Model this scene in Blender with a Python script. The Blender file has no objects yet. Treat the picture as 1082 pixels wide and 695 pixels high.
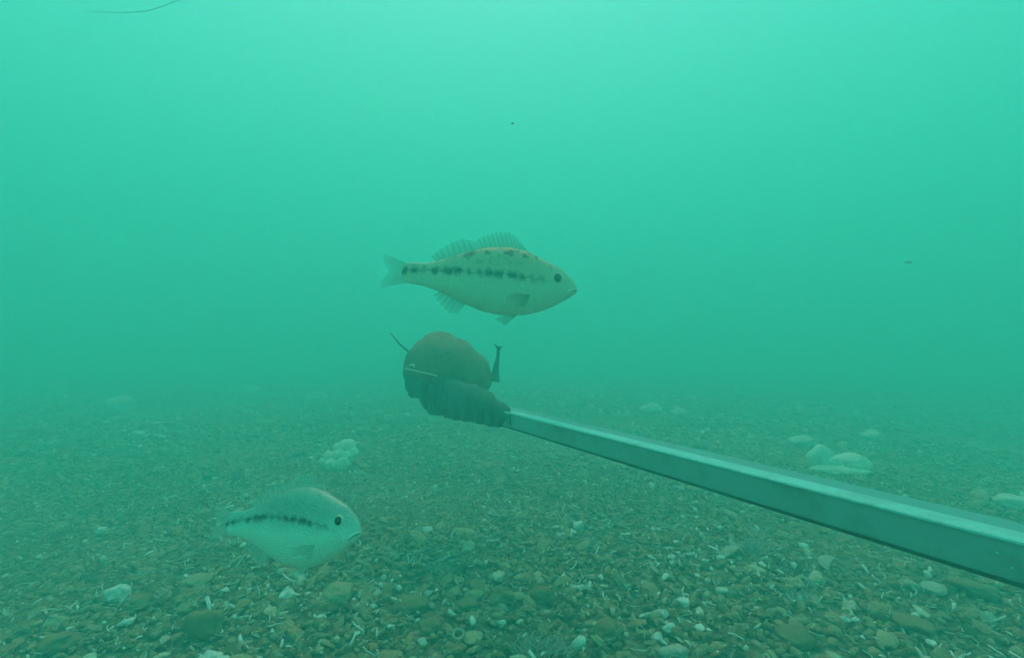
import bpy, math, random
import numpy as np
from mathutils import Vector, Matrix, Euler, noise as mnoise

S = bpy.context.scene
C = S.collection
R = math.radians

# ------------------------------------------------------------------ camera
CAM_Z, PITCH, LENS = 0.5, R(1.85), 18.0
cam = bpy.data.objects.new('camera', bpy.data.cameras.new('camera'))
C.objects.link(cam)
S.camera = cam
cam.data.lens = LENS
cam.data.sensor_width = 36
cam.data.clip_start = 0.02
cam.data.clip_end = 500
cam.location = (0, 0, CAM_Z)
cam.rotation_euler = (R(90) + PITCH, 0, 0)

# ------------------------------------------------------------------ daylight above the water
SUN_EL, SUN_AZ = R(62), R(-4)
w = bpy.data.worlds.new('World')
S.world = w
w.use_nodes = True
sky = w.node_tree.nodes.new('ShaderNodeTexSky')
sky.sky_type = 'NISHITA'
sky.sun_disc = False
sky.sun_elevation = SUN_EL
sky.sun_rotation = SUN_AZ
bg = w.node_tree.nodes['Background']
bg.inputs[1].default_value = 0.15
w.node_tree.links.new(sky.outputs[0], bg.inputs[0])
ld = bpy.data.lights.new('sun', 'SUN')
ld.energy = 1.5
ld.angle = R(30)
ld.color = (1, .96, .9)
sun = bpy.data.objects.new('sun', ld)
C.objects.link(sun)
sd = Vector((math.sin(SUN_AZ) * math.cos(SUN_EL), math.cos(SUN_AZ) * math.cos(SUN_EL), math.sin(SUN_EL)))
sun.rotation_euler = sd.to_track_quat('Z', 'Y').to_euler()
sun.location = (0, 0, 8)
S.view_settings.view_transform = 'Standard'
S.view_settings.look = 'None'
S.view_settings.gamma = 1
S.view_settings.exposure = 1.96
S.cycles.volume_bounces = 12
S.cycles.max_bounces = 14
S.cycles.diffuse_bounces = 3
S.cycles.use_denoising = True

# ------------------------------------------------------------------ helpers
F_PX = 541.0
FWD = Vector((0, math.cos(PITCH), math.sin(PITCH)))
UPV = Vector((0, -math.sin(PITCH), math.cos(PITCH)))
EYE = Vector((0, 0, CAM_Z))


def at(x, y, d):
    """world point seen at photograph pixel x, y at distance d in front of the camera"""
    return EYE + d * (FWD + Vector((1, 0, 0)) * ((x - 541) / F_PX) + UPV * ((347.5 - y) / F_PX))


def ground_at(x, y):
    r = at(x, y, 1) - EYE
    t = -CAM_Z / r.z
    p = EYE + r * t
    return Vector((p.x, p.y, relief(p.x, p.y))), t


_rng = np.random.default_rng(5)
_W = [(a, b, c, p) for a, b, c, p in zip(_rng.uniform(0, 6.28, 14), np.geomspace(.7, 16, 14), np.geomspace(.035, .0022, 14), _rng.uniform(0, 6.28, 14))]


def relief(x, y):
    h = 0.0
    for a, k, amp, p in _W:
        h = h + amp * np.sin(k * (x * math.cos(a) + y * math.sin(a)) + p)
    near = np.clip((np.sqrt(np.asarray(x) ** 2 + np.asarray(y) ** 2) - .3) / 3.0, .30, 1.0)
    return h * near * .8


def tag(o, label=None, cat=None, group=None, kind=None):
    if label: o['label'] = label
    if cat: o['category'] = cat
    if group: o['group'] = group
    if kind: o['kind'] = kind
    return o


def empty(name, loc, rot=(0, 0, 0)):
    o = bpy.data.objects.new(name, None)
    C.objects.link(o)
    o.location = loc
    o.rotation_euler = rot
    o.empty_display_size = .05
    return o


def link(name, me, parent=None):
    o = bpy.data.objects.new(name, me)
    C.objects.link(o)
    if parent: o.parent = parent
    return o


def smooth(me):
    me.polygons.foreach_set('use_smooth', np.ones(len(me.polygons), bool))


def mk(name, v, f, mat, parent=None, sm=True):
    me = bpy.data.meshes.new(name)
    me.from_pydata([tuple(p) for p in v], [], f)
    me.materials.append(mat)
    if sm: smooth(me)
    me.update()
    return link(name, me, parent)


def np_mesh(name, V, T, mat, tint=None, sm=True):
    me = bpy.data.meshes.new(name)
    V = np.asarray(V, np.float32)
    T = np.asarray(T, np.int32)
    me.vertices.add(len(V))
    me.vertices.foreach_set('co', V.ravel())
    n = T.shape[1]
    me.loops.add(T.size)
    me.loops.foreach_set('vertex_index', T.ravel())
    me.polygons.add(len(T))
    me.polygons.foreach_set('loop_start', np.arange(0, T.size, n, dtype=np.int32))
    me.polygons.foreach_set('loop_total', np.full(len(T), n, np.int32))
    if sm: me.polygons.foreach_set('use_smooth', np.ones(len(T), bool))
    me.update(calc_edges=True)
    if tint is not None:
        a = me.attributes.new('tint', 'FLOAT', 'POINT')
        a.data.foreach_set('value', np.asarray(tint, np.float32))
    me.materials.append(mat)
    return me


# ------------------------------------------------------------------ materials
class N:
    def __init__(s, name):
        s.m = bpy.data.materials.new(name)
        s.m.use_nodes = True
        s.t = s.m.node_tree
        s.b = s.t.nodes['Principled BSDF']

    def n(s, typ, **kw):
        x = s.t.nodes.new('ShaderNode' + typ)
        for k, v in kw.items():
            if k.startswith('i_'):
                key = k[2:]
                key = int(key) if key.isdigit() else key.replace('_', ' ')
                x.inputs[key].default_value = v
            else:
                setattr(x, k, v)
        return x

    def l(s, a, b): s.t.links.new(a, b)

    def ramp(s, src, stops, interp='LINEAR'):
        r = s.n('ValToRGB')
        r.color_ramp.interpolation = interp
        e = r.color_ramp.elements
        while len(e) < len(stops): e.new(.5)
        for q, (p, c) in zip(e, stops):
            q.position = p
            q.color = (*c, 1) if len(c) == 3 else c
        s.l(src, r.inputs[0])
        return r.outputs[0]

    def mix(s, fac, a, b, mode='MIX'):
        x = s.n('MixRGB', blend_type=mode)
        for q, v in ((0, fac), (1, a), (2, b)):
            if isinstance(v, (int, float)): x.inputs[q].default_value = v
            elif isinstance(v, tuple): x.inputs[q].default_value = (*v, 1)
            else: s.l(v, x.inputs[q])
        return x.outputs[0]

    def math(s, op, a, b=0.0, c=0.0, clamp=False):
        x = s.n('Math', operation=op, use_clamp=clamp)
        for q, v in ((0, a), (1, b), (2, c)):
            if isinstance(v, (int, float)): x.inputs[q].default_value = v
            else: s.l(v, x.inputs[q])
        return x.outputs[0]

    def noise(s, scale, detail=4, rough=.6, vec=None, dist=0):
        x = s.n('TexNoise', i_Scale=scale, i_Detail=detail, i_Roughness=rough, i_Distortion=dist)
        s.l(vec if vec is not None else s.coord('Object'), x.inputs['Vector'])
        return x.outputs[0]

    def coord(s, which):
        if not hasattr(s, 'tc'): s.tc = s.n('TexCoord')
        return s.tc.outputs[which]

    def bump(s, h, strength=.4, dist=.002):
        x = s.n('Bump', i_Strength=strength, i_Distance=dist)
        s.l(h, x.inputs['Height'])
        s.l(x.outputs[0], s.b.inputs['Normal'])

    def done(s, col=None, rough=.8, spec=.25):
        if col is not None:
            if isinstance(col, tuple): s.b.inputs['Base Color'].default_value = (*col, 1)
            else: s.l(col, s.b.inputs['Base Color'])
        s.b.inputs['Roughness'].default_value = rough
        s.b.inputs['Specular IOR Level'].default_value = spec
        return s.m


PEBBLE_STOPS = [(0, (.07, .05, .028)), (.16, (.19, .13, .07)), (.36, (.36, .205, .10)), (.52, (.31, .235, .14)),
                (.68, (.47, .285, .14)), (.82, (.42, .34, .215)), (.92, (.57, .45, .27)), (1, (.80, .74, .58))]


def pebble_mat(name, per_object):
    k = N(name)
    geo = k.n('NewGeometry').outputs['Position']
    if per_object:
        t = k.n('ObjectInfo').outputs['Random']
    else:
        t = k.n('Attribute', attribute_name='tint').outputs['Fac']
    base = k.ramp(t, PEBBLE_STOPS)
    m1 = k.noise(95, 5, .65, geo)
    base = k.mix(.75, base, k.ramp(m1, [(.30, (.55, .55, .55)), (.70, (1.35, 1.35, 1.35))]), 'MULTIPLY')
    crust = k.noise(42, 6, .75, geo, .8)          # pale encrusting film in patches of its own
    base = k.mix(k.ramp(crust, [(.53, (0, 0, 0)), (.62, (.8, .8, .8))]), base, (.48, .44, .34))
    dark = k.noise(22, 5, .7, geo, .5)
    base = k.mix(k.ramp(dark, [(.56, (0, 0, 0)), (.70, (.7, .7, .7))]), base, (.075, .07, .055))
    speck = k.noise(420, 2, .5, geo)
    base = k.mix(k.ramp(speck, [(.63, (0, 0, 0)), (.70, (.6, .6, .6))]), base, (.62, .62, .55))
    fine = k.noise(320, 4, .7, geo)
    k.bump(k.mix(.5, m1, fine), .8, .006)
    return k.done(base, .85, .2)


def shell_mat(name, per_object):
    k = N(name)
    geo = k.n('NewGeometry').outputs['Position']
    if per_object:
        t = k.n('ObjectInfo').outputs['Random']
    else:
        t = k.n('Attribute', attribute_name='tint').outputs['Fac']
    base = k.ramp(t, [(0, (.34, .31, .25)), (.25, (.50, .48, .40)), (.5, (.74, .72, .64)), (1, (.92, .91, .85))])
    a = k.noise(150, 4, .6, geo)
    base = k.mix(k.ramp(a, [(.54, (0, 0, 0)), (.70, (.5, .5, .5))]), base, (.30, .27, .20))
    k.bump(a, .3, .002)
    return k.done(base, .6, .35)


def ground_mat():
    k = N('silty_gravel_bed')
    geo = k.n('NewGeometry').outputs['Position']
    vor = k.n('TexVoronoi', i_Scale=70.0)
    k.l(geo, vor.inputs['Vector'])
    sep = k.n('SeparateColor')
    k.l(vor.outputs['Color'], sep.inputs[0])
    base = k.ramp(sep.outputs[0], [(0, (.09, .07, .042)), (.3, (.17, .13, .08)), (.6, (.24, .19, .12)), (.9, (.30, .25, .17)), (1, (.55, .50, .40))])
    big = k.noise(1.4, 5, .6, geo)
    base = k.mix(.8, base, k.ramp(big, [(.35, (.65, .65, .65)), (.65, (1.2, 1.2, 1.2))]), 'MULTIPLY')
    n2 = k.noise(160, 5, .7, geo)
    base = k.mix(.6, base, k.ramp(n2, [(.3, (.5, .5, .5)), (.7, (1.4, 1.4, 1.4))]), 'MULTIPLY')
    k.bump(k.mix(.6, n2, vor.outputs['Distance']), .8, .01)
    return k.done(base, .95, .1)


def stone_mat(name, col, dirt=(.16, .14, .10), scale=60):
    k = N(name)
    v = k.coord('Object')
    a = k.noise(scale, 6, .7, v, .4)
    base = k.mix(k.ramp(a, [(.48, (0, 0, 0)), (.68, (.8, .8, .8))]), col, dirt)
    b = k.noise(scale * 4, 4, .7, v)
    base = k.mix(.5, base, k.ramp(b, [(.3, (.7, .7, .7)), (.7, (1.25, 1.25, 1.25))]), 'MULTIPLY')
    k.bump(k.mix(.5, a, b), .5, .004)
    return k.done(base, .8, .25)


M_PEB_O, M_PEB_S = pebble_mat('pebble_stone', True), pebble_mat('gravel_stone', False)
M_SH_O, M_SH_S = shell_mat('shell_lime', True), shell_mat('shell_grit_lime', False)
M_GROUND = ground_mat()
M_WHITE = stone_mat('white_quartz', (.80, .80, .74), (.45, .43, .36))
M_PALE = stone_mat('pale_stone', (.50, .48, .40), (.26, .23, .17))
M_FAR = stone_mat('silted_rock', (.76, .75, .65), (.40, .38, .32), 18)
M_TAN = stone_mat('tan_stone', (.48, .37, .22), (.28, .21, .13))
M_BROWN = stone_mat('red_brown_stone', (.31, .20, .11), (.22, .18, .12))
M_SPONGE = stone_mat('pale_sponge', (.84, .86, .74), (.58, .58, .47), 26)
M_TUBE = N('worm_tube_lime').done((.45, .43, .35), .8, .2)


# ------------------------------------------------------------------ icosphere pieces
def ico(sub):
    t = (1 + 5 ** .5) / 2
    v = [Vector(p).normalized() for p in ((-1, t, 0), (1, t, 0), (-1, -t, 0), (1, -t, 0), (0, -1, t), (0, 1, t), (0, -1, -t), (0, 1, -t), (t, 0, -1), (t, 0, 1), (-t, 0, -1), (-t, 0, 1))]
    f = [(0, 11, 5), (0, 5, 1), (0, 1, 7), (0, 7, 10), (0, 10, 11), (1, 5, 9), (5, 11, 4), (11, 10, 2), (10, 7, 6), (7, 1, 8),
         (3, 9, 4), (3, 4, 2), (3, 2, 6), (3, 6, 8), (3, 8, 9), (4, 9, 5), (2, 4, 11), (6, 2, 10), (8, 6, 7), (9, 8, 1)]
    for _ in range(sub):
        c, g = {}, []

        def mid(a, b):
            q = (min(a, b), max(a, b))
            if q not in c:
                v.append(((v[a] + v[b]) / 2).normalized())
                c[q] = len(v) - 1
            return c[q]
        for a, b, d in f:
            x, y, z = mid(a, b), mid(b, d), mid(d, a)
            g += [(a, x, z), (b, y, x), (d, z, y), (x, y, z)]
        f = g
    return np.array(v), np.array(f, np.int32)


ICO = [ico(0), ico(1), ico(2), ico(3)]


def rock_shape(sub, seed, cuts=5, amp=.22, depth=(.62, .9)):
    """unit stone: a sphere with flat facets worn onto it and lumps"""
    rg = np.random.default_rng(seed)
    V, Fc = ICO[sub]
    V = V.copy()
    for _ in range(cuts):
        n = rg.normal(size=3)
        n /= np.linalg.norm(n)
        d = rg.uniform(*depth)
        k = np.maximum(V @ n - d, 0)
        V -= k[:, None] * n * .9
    o = rg.uniform(0, 50, 3)
    s = np.array([mnoise.noise(Vector(p * 1.3 + o)) * amp + mnoise.noise(Vector(p * 3.1 + o)) * amp * .35 for p in V])
    return V * (1 + s)[:, None], Fc


def shard_shape(seed, n=8):
    """broken curved piece of shell with thickness"""
    rg = np.random.default_rng(seed)
    ang = np.sort(rg.uniform(0, 2 * math.pi, n))
    rad = rg.uniform(.55, 1.0, n)
    cv = rg.uniform(.3, .7)
    V, Fc = [], []
    for z0 in (0, -.10):
        V.append((0, 0, .25 * cv + z0))
        for q in (.55, 1.0):
            for a, r in zip(ang, rad):
                x, y = q * r * math.cos(a), q * r * math.sin(a) * .8
                V.append((x, y, cv * (.25 - .9 * x * x * .8 - .15 * y * y) + z0))
    for s in (0, 1):
        b = s * (1 + 2 * n)
        for i in range(n):
            j = (i + 1) % n
            t = [(b, b + 1 + i, b + 1 + j), (b + 1 + i, b + 1 + n + i, b + 1 + n + j), (b + 1 + i, b + 1 + n + j, b + 1 + j)]
            Fc += t if s == 0 else [q[::-1] for q in t]
    o = 1 + 2 * n
    for i in range(n):
        j = (i + 1) % n
        a, c = 1 + n + i, 1 + n + j
        Fc += [(a, a + o, c), (c, a + o, c + o)]
    return np.array(V), np.array(Fc, np.int32)


def tube_shape(pts, rad, sides=5, caps=True):
    V, Fc = [], []
    P = [Vector(p) for p in pts]
    for i, p in enumerate(P):
        d = (P[min(i + 1, len(P) - 1)] - P[max(i - 1, 0)]).normalized()
        u = d.cross(Vector((.13, .2, 1))).normalized()
        w_ = d.cross(u)
        r = rad[i] if hasattr(rad, '__len__') else rad
        for k in range(sides):
            a = 2 * math.pi * k / sides
            V.append(p + (u * math.cos(a) + w_ * math.sin(a)) * r)
    for i in range(len(P) - 1):
        for k in range(sides):
            a, b = i * sides + k, i * sides + (k + 1) % sides
            Fc += [(a, b, a + sides), (b, b + sides, a + sides)]
    if caps:
        for st, sg in ((0, 1), ((len(P) - 1) * sides, -1)):
            for k in range(1, sides - 1):
                t = (st, st + k + 1, st + k)
                Fc.append(t if sg == 1 else t[::-1])
    return np.array([tuple(v) for v in V]), np.array(Fc, np.int32)


def worm_shape(seed):
    rg = np.random.default_rng(seed)
    c = rg.uniform(-2.2, 2.2)
    pts, p, a = [], np.zeros(3), 0
    for i in range(6):
        pts.append(p.copy())
        p = p + .36 * np.array([math.cos(a), math.sin(a), rg.uniform(-.15, .15)])
        a += c / 5 + rg.uniform(-.3, .3)
    pts = np.array(pts) - np.mean(pts, 0)
    return tube_shape(pts, .09, 4)


def rot_mats(yaw, tx, ty):
    cy, sy, cx, sx, cz, sz = np.cos(ty), np.sin(ty), np.cos(tx), np.sin(tx), np.cos(yaw), np.sin(yaw)
    o, z = np.ones_like(yaw), np.zeros_like(yaw)
    Rz = np.stack([cz, -sz, z, sz, cz, z, z, z, o], -1).reshape(-1, 3, 3)
    Rx = np.stack([o, z, z, z, cx, -sx, z, sx, cx], -1).reshape(-1, 3, 3)
    Ry = np.stack([cy, z, sy, z, o, z, -sy, z, cy], -1).reshape(-1, 3, 3)
    return Rx @ Ry @ Rz


def merge(name, shapes, which, pos, scl, mats, tint, mat, parent):
    Vs, Ts, Cs, off = [], [], [], 0
    for k, (V, Fc) in enumerate(shapes):
        ix = np.where(which == k)[0]
        if not len(ix): continue
        P = V[None] * scl[ix][:, None, :]
        P = np.einsum('nij,nvj->nvi', mats[ix], P) + pos[ix][:, None, :]
        T = Fc[None] + (np.arange(len(ix)) * len(V))[:, None, None] + off
        Vs.append(P.reshape(-1, 3))
        Ts.append(T.reshape(-1, 3))
        Cs.append(np.repeat(tint[ix], len(V)))
        off += len(ix) * len(V)
    me = np_mesh(name, np.concatenate(Vs), np.concatenate(Ts), mat, np.concatenate(Cs))
    return tag(link(name, me, parent), kind='stuff')


# ------------------------------------------------------------------ seabed
def spaced(a, n, p=2.6):
    t = np.linspace(-1, 1, n)
    return np.sign(t) * np.abs(t) ** p * a


gx, gy = spaced(38, 241), spaced(38, 261)
X, Y = np.meshgrid(gx, gy)
Z = relief(X, Y) - .006
Vg = np.stack([X, Y, Z], -1).reshape(-1, 3)
nx, ny = len(gx), len(gy)
ii = (np.arange(ny - 1)[:, None] * nx + np.arange(nx - 1)[None]).ravel()
seabed = link('seabed', np_mesh('seabed', Vg, np.stack([ii, ii + 1, ii + nx + 1, ii + nx], -1), M_GROUND))
tag(seabed, 'seabed of brown pebbles, gravel and broken white shell', kind='structure')

# notable things keep a clear footprint in the random gravel
CLEAR = []


def scatter(seed, n, y0, y1, med, sig, smin, smax, ypow=1.0, margin=.45):
    rg = np.random.default_rng(seed)
    y = y0 + (y1 - y0) * rg.uniform(0, 1, n * 2) ** ypow
    x = rg.uniform(-1, 1, n * 2) * (1.12 * y1 + margin)
    ok = np.abs(x) < 1.12 * y + margin
    x, y = x[ok][:n], y[ok][:n]
    s = np.clip(np.exp(rg.normal(math.log(med), sig, len(x))), smin, smax)
    return rg, x, y, s


def orient(rg, n, tilt):
    return rot_mats(rg.uniform(0, 6.283, n), rg.normal(.10, tilt, n), rg.normal(0, tilt, n))


def patch(x, y, s=1.7, o=0.0):
    """slow patchiness of the bed, 0..1"""
    return .5 + .5 * np.sin(s * x * 1.3 + 1.1 + o + 1.4 * np.sin(s * y * 1.1 + o)) * np.sin(s * y * 1.7 + .4 + 1.2 * np.sin(s * x * .9 + o))


def silt(x, y):
    m = patch(x, y, 2.0, 2.0) * .75 + .25 * patch(x, y, 6.5, .6) + .10 * np.sin(23 * x + 5 * y) * np.sin(19 * y - 7 * x)
    return np.clip((m - .55) / .22, 0, 1)


# the pebble bed, near ground first
rg, x, y, s = scatter(11, 17000, .42, 2.3, .0078, .42, .004, .027)
lo = [rock_shape(1, 100 + i, 6, .3) for i in range(14)]
z = relief(x, y) + rg.uniform(-.10, .25, len(x)) * s - silt(x, y) * .0085
scl = np.stack([s * rg.uniform(.95, 1.45, len(s)), s * rg.uniform(.7, 1.0, len(s)), s * rg.uniform(.28, .60, len(s))], -1)
tint = np.clip(rg.beta(2.1, 2.0, len(s)) * .95 + rg.normal(0, .03, len(s)), 0, 1)
mats = orient(rg, len(s), .36)
view = s / y
inframe = (np.abs(x) < y * 1.02) & (y > .76)
order = np.argsort(-(view * inframe))
big, rest = order[:300], order[300:]
pos = np.stack([x, y, z], -1)
which = rg.integers(0, len(lo), len(s))
PEB = []
for i in range(12):
    V, Fc = rock_shape(2, 300 + i, 8, .3)
    PEB.append(np_mesh('pebble', V, Fc, M_PEB_O))
for q, i in enumerate(big):
    o = link('pebble', PEB[q % 12], seabed)
    Mx = Matrix(mats[i].tolist()).to_4x4()
    o.matrix_local = Matrix.Translation(pos[i].tolist()) @ Mx @ Matrix.Diagonal((*scl[i].tolist(), 1))
merge('gravel', lo, which[rest], pos[rest], scl[rest], mats[rest], tint[rest], M_PEB_S, seabed)

# fine grit between them
rg, x, y, s = scatter(12, 26000, .42, 2.6, .0042, .35, .0022, .0075)
l0 = [rock_shape(0, 150 + i, 3, .3) for i in range(10)]
z = relief(x, y) + rg.uniform(-.2, 1.3, len(x)) * .004 - silt(x, y) * .0085 * (rg.uniform(0, 1, len(x)) < .8)
scl = np.stack([s * 1.2, s * .9, s * rg.uniform(.4, .8, len(s))], -1)
tint = np.clip(rg.beta(2, 1.7, len(s)), 0, 1)
merge('gravel', l0, rg.integers(0, 10, len(s)), np.stack([x, y, z], -1), scl, orient(rg, len(s), .4), tint, M_PEB_S, seabed)

# middle distance and far
rg, x, y, s = scatter(13, 26000, 2.2, 5.2, .0125, .42, .006, .05)
z = relief(x, y) + rg.uniform(-.2, .2, len(x)) * s - silt(x, y) * .011
scl = np.stack([s * rg.uniform(.95, 1.5, len(s)), s * rg.uniform(.7, 1.0, len(s)), s * rg.uniform(.25, .55, len(s))], -1)
tint = np.clip(rg.beta(2.0, 1.8, len(s)), 0, 1)
merge('gravel', l0, rg.integers(0, 10, len(s)), np.stack([x, y, z], -1), scl, orient(rg, len(s), .25), tint, M_PEB_S, seabed)
rg, x, y, s = scatter(14, 9000, 5.0, 11, .022, .5, .01, .10)
z = relief(x, y) + rg.uniform(-.3, .1, len(x)) * s
scl = np.stack([s * 1.3, s, s * .4], -1)
merge('gravel', l0, rg.integers(0, 10, len(s)), np.stack([x, y, z], -1), scl, orient(rg, len(s), .2), np.clip(rg.beta(2, 2, len(s)), 0, 1), M_PEB_S, seabed)

# broken shell and small white stones
shards = [shard_shape(500 + i) for i in range(8)] + [rock_shape(1, 540 + i, 10, .4, (.35, .8)) for i in range(2)] + [worm_shape(560), tube_shape([(-.9, 0, 0), (0, .12, .05), (.9, 0, 0)], [.26, .3, .24], 6)]
rg, x, y, s = scatter(15, 22000, .42, 3.0, .0048, .5, .0024, .016)
keep = rg.uniform(0, 1, len(x)) < .22 + .78 * patch(x, y, 3.2) ** 1.5 * np.clip(1.2 - np.abs(x - .1) * .5, .3, 1)
x, y, s = x[keep], y[keep], s[keep]
z = relief(x, y) + .004 + rg.uniform(0, .008, len(x)) - silt(x, y) * .006
scl = np.stack([s * rg.uniform(.9, 1.5, len(s)), s * rg.uniform(.6, 1, len(s)), s * rg.uniform(.6, 1.0, len(s))], -1)
tint = np.clip(rg.beta(1.5, 1.3, len(s)), 0, 1)
mats = orient(rg, len(s), .5)
which = rg.integers(0, 12, len(s))
pos = np.stack([x, y, z], -1)
order = np.argsort(-(s / y * ((np.abs(x) < y * 1.02) & (y > .76))))
SHM = [np_mesh('shell_fragment', V, Fc, M_SH_O, sm=(i > 7)) for i, (V, Fc) in enumerate(shards)]
for i in order[:300]:
    o = link('shell_fragment', SHM[which[i]], seabed)
    o.matrix_local = Matrix.Translation(pos[i].tolist()) @ Matrix(mats[i].tolist()).to_4x4() @ Matrix.Diagonal((*scl[i].tolist(), 1))
rest = order[300:]
merge('shell_grit', shards, which[rest], pos[rest], scl[rest], mats[rest], tint[rest], M_SH_S, seabed)
rg, x, y, s = scatter(16, 5200, 2.6, 7.5, .0085, .55, .004, .035)
z = relief(x, y) + .006
scl = np.stack([s * 1.3, s * .9, s * .6], -1)
merge('shell_grit', shards, rg.integers(0, 12, len(s)), np.stack([x, y, z], -1), scl, orient(rg, len(s), .4), np.clip(rg.beta(1.5, 1.5, len(s)), 0, 1), M_SH_S, seabed)

# worm tubes and fibres lying over the stones
worms = [worm_shape(700 + i) for i in range(10)]
rg, x, y, s = scatter(17, 7500, .42, 2.8, .0088, .4, .004, .026)
keep = rg.uniform(0, 1, len(x)) < .15 + .85 * patch(x, y, 2.4, 1.3)
x, y, s = x[keep], y[keep], s[keep]
z = relief(x, y) + .008 + rg.uniform(0, .006, len(x)) - silt(x, y) * .008
scl = np.stack([s, s, s], -1) * np.array([1, 1, .8])
merge('tube_litter', worms, rg.integers(0, 10, len(s)), np.stack([x, y, z], -1), scl, orient(rg, len(s), .3), rg.beta(1.6, 1.9, len(s)), M_SH_S, seabed)


# ------------------------------------------------------------------ singled-out stones, rocks and shells
def stone(px, py, wpx, hpx, mat, name, label, cat, seed, sub=3, amp=.30, cuts=9, tilt=(0, 0), yaw=0, deep=.8, lift=.0, group=None):
    p, d = ground_at(px, py + hpx * .35)
    a = wpx * d / F_PX / 2
    h = hpx * d / F_PX / 2
    V, Fc = rock_shape(sub, seed, cuts, amp)
    V = V * np.array([a, a * deep, h * 1.15])
    me = np_mesh(name, V, Fc, mat)
    o = link(name, me)
    o.location = (p.x, p.y, p.z + h * .55 + lift)
    o.rotation_euler = (tilt[0], tilt[1], yaw)
    return tag(o, label, cat, group)


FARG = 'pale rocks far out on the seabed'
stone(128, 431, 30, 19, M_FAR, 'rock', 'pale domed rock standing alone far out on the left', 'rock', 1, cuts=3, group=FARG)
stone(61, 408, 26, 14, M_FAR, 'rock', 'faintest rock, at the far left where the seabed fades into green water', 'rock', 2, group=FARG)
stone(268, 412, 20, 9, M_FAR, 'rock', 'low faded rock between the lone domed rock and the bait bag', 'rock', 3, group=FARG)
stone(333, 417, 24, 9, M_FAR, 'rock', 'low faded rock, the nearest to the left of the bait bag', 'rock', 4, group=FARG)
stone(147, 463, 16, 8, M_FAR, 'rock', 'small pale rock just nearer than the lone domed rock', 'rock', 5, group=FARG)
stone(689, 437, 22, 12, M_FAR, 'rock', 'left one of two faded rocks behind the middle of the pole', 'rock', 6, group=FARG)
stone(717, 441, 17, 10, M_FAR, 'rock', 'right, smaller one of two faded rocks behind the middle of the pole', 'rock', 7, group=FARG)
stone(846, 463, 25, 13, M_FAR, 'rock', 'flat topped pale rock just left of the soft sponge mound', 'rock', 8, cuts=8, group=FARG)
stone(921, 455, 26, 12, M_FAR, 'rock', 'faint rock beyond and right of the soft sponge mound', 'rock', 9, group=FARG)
stone(1072, 521, 40, 15, M_FAR, 'rock', 'broad pale rock behind the pole at the right edge', 'rock', 10, group=FARG)

WG = 'white stones and shells lying on the pebbles'
stone(222, 682, 25, 11, M_WHITE, 'white_stone', 'brightest smooth white stone at the bottom left, upper of a touching pair', 'stone', 21, yaw=-.3, group=WG)
stone(235, 688, 21, 9, M_WHITE, 'white_stone', 'angular white chip leaning against the brightest white stone', 'stone', 22, cuts=9, tilt=(.3, -.25), yaw=.5, group=WG)
stone(126, 616, 26, 17, M_WHITE, 'white_stone', 'lumpy white stone beside a brown pebble, left of the near fish', 'stone', 23, amp=.4, group=WG)
stone(134, 646, 20, 6, M_WHITE, 'white_stone', 'thin white sliver below the lumpy white stone', 'stone', 24, tilt=(0, -.3), deep=.5, group=WG)
stone(109, 547, 14, 7, M_WHITE, 'white_stone', 'small bright stone alone left of the tail of the near fish', 'stone', 25, group=WG)
stone(260, 515, 12, 6, M_PALE, 'white_stone', 'small pale stone above the back of the near fish', 'stone', 26, group=WG)
stone(304, 619, 21, 14, M_WHITE, 'white_stone', 'white angular stone directly under the belly of the near fish', 'stone', 27, cuts=9, amp=.3, group=WG)
stone(339, 641, 11, 10, M_WHITE, 'white_stone', 'small square white chip below right of the near fish', 'stone', 28, cuts=12, amp=.1, yaw=.5, group=WG)
stone(893, 645, 12, 6, M_WHITE, 'white_stone', 'left one of two small white stones under the right half of the pole', 'stone', 29, tilt=(0, .3), group=WG)
stone(904, 646, 10, 7, M_WHITE, 'white_stone', 'right one of two small white stones under the right half of the pole', 'stone', 30, group=WG)
stone(961, 607, 20, 9, M_PALE, 'pale_stone', 'pale pointed stone just below the pole toward the right', 'stone', 31, tilt=(0, .2), group=WG)
stone(987, 611, 25, 9, M_PALE, 'pale_stone', 'low broad pale stone below the pole, right of the pointed one', 'stone', 32, group=WG)
stone(1044, 645, 16, 14, M_PALE, 'pale_stone', 'rounded pale stone near the right edge under the pole', 'stone', 33, group=WG)
stone(700, 640, 12, 9, M_WHITE, 'white_stone', 'upper white stone of the little heap at the bottom centre right', 'stone', 34, group=WG)
stone(707, 655, 14, 11, M_WHITE, 'white_stone', 'roundest white stone in the little heap at the bottom centre right', 'stone', 35, group=WG)
stone(694, 664, 12, 9, M_WHITE, 'white_stone', 'lowest white stone in the little heap at the bottom centre right', 'stone', 36, group=WG)
stone(711, 679, 30, 13, M_PALE, 'pale_stone', 'broad pale flat stone below the little heap of white stones', 'stone', 37, group=WG)
stone(615, 612, 27, 7, M_WHITE, 'white_stone', 'long white bone shaped piece right of the round brown stones', 'stone', 38, amp=.45, deep=.35, tilt=(0, .15), group=WG)
stone(611, 668, 14, 17, M_WHITE, 'white_stone', 'upright pointed white chip beside the dark weed tuft', 'stone', 39, cuts=10, tilt=(0, .6), group=WG)
stone(452, 551, 14, 7, M_WHITE, 'white_stone', 'small white stone on open gravel right of the near fish', 'stone', 40, group=WG)
stone(612, 548, 13, 10, M_WHITE, 'white_stone', 'pointed white stone below the middle of the pole', 'stone', 41, cuts=9, group=WG)

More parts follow.
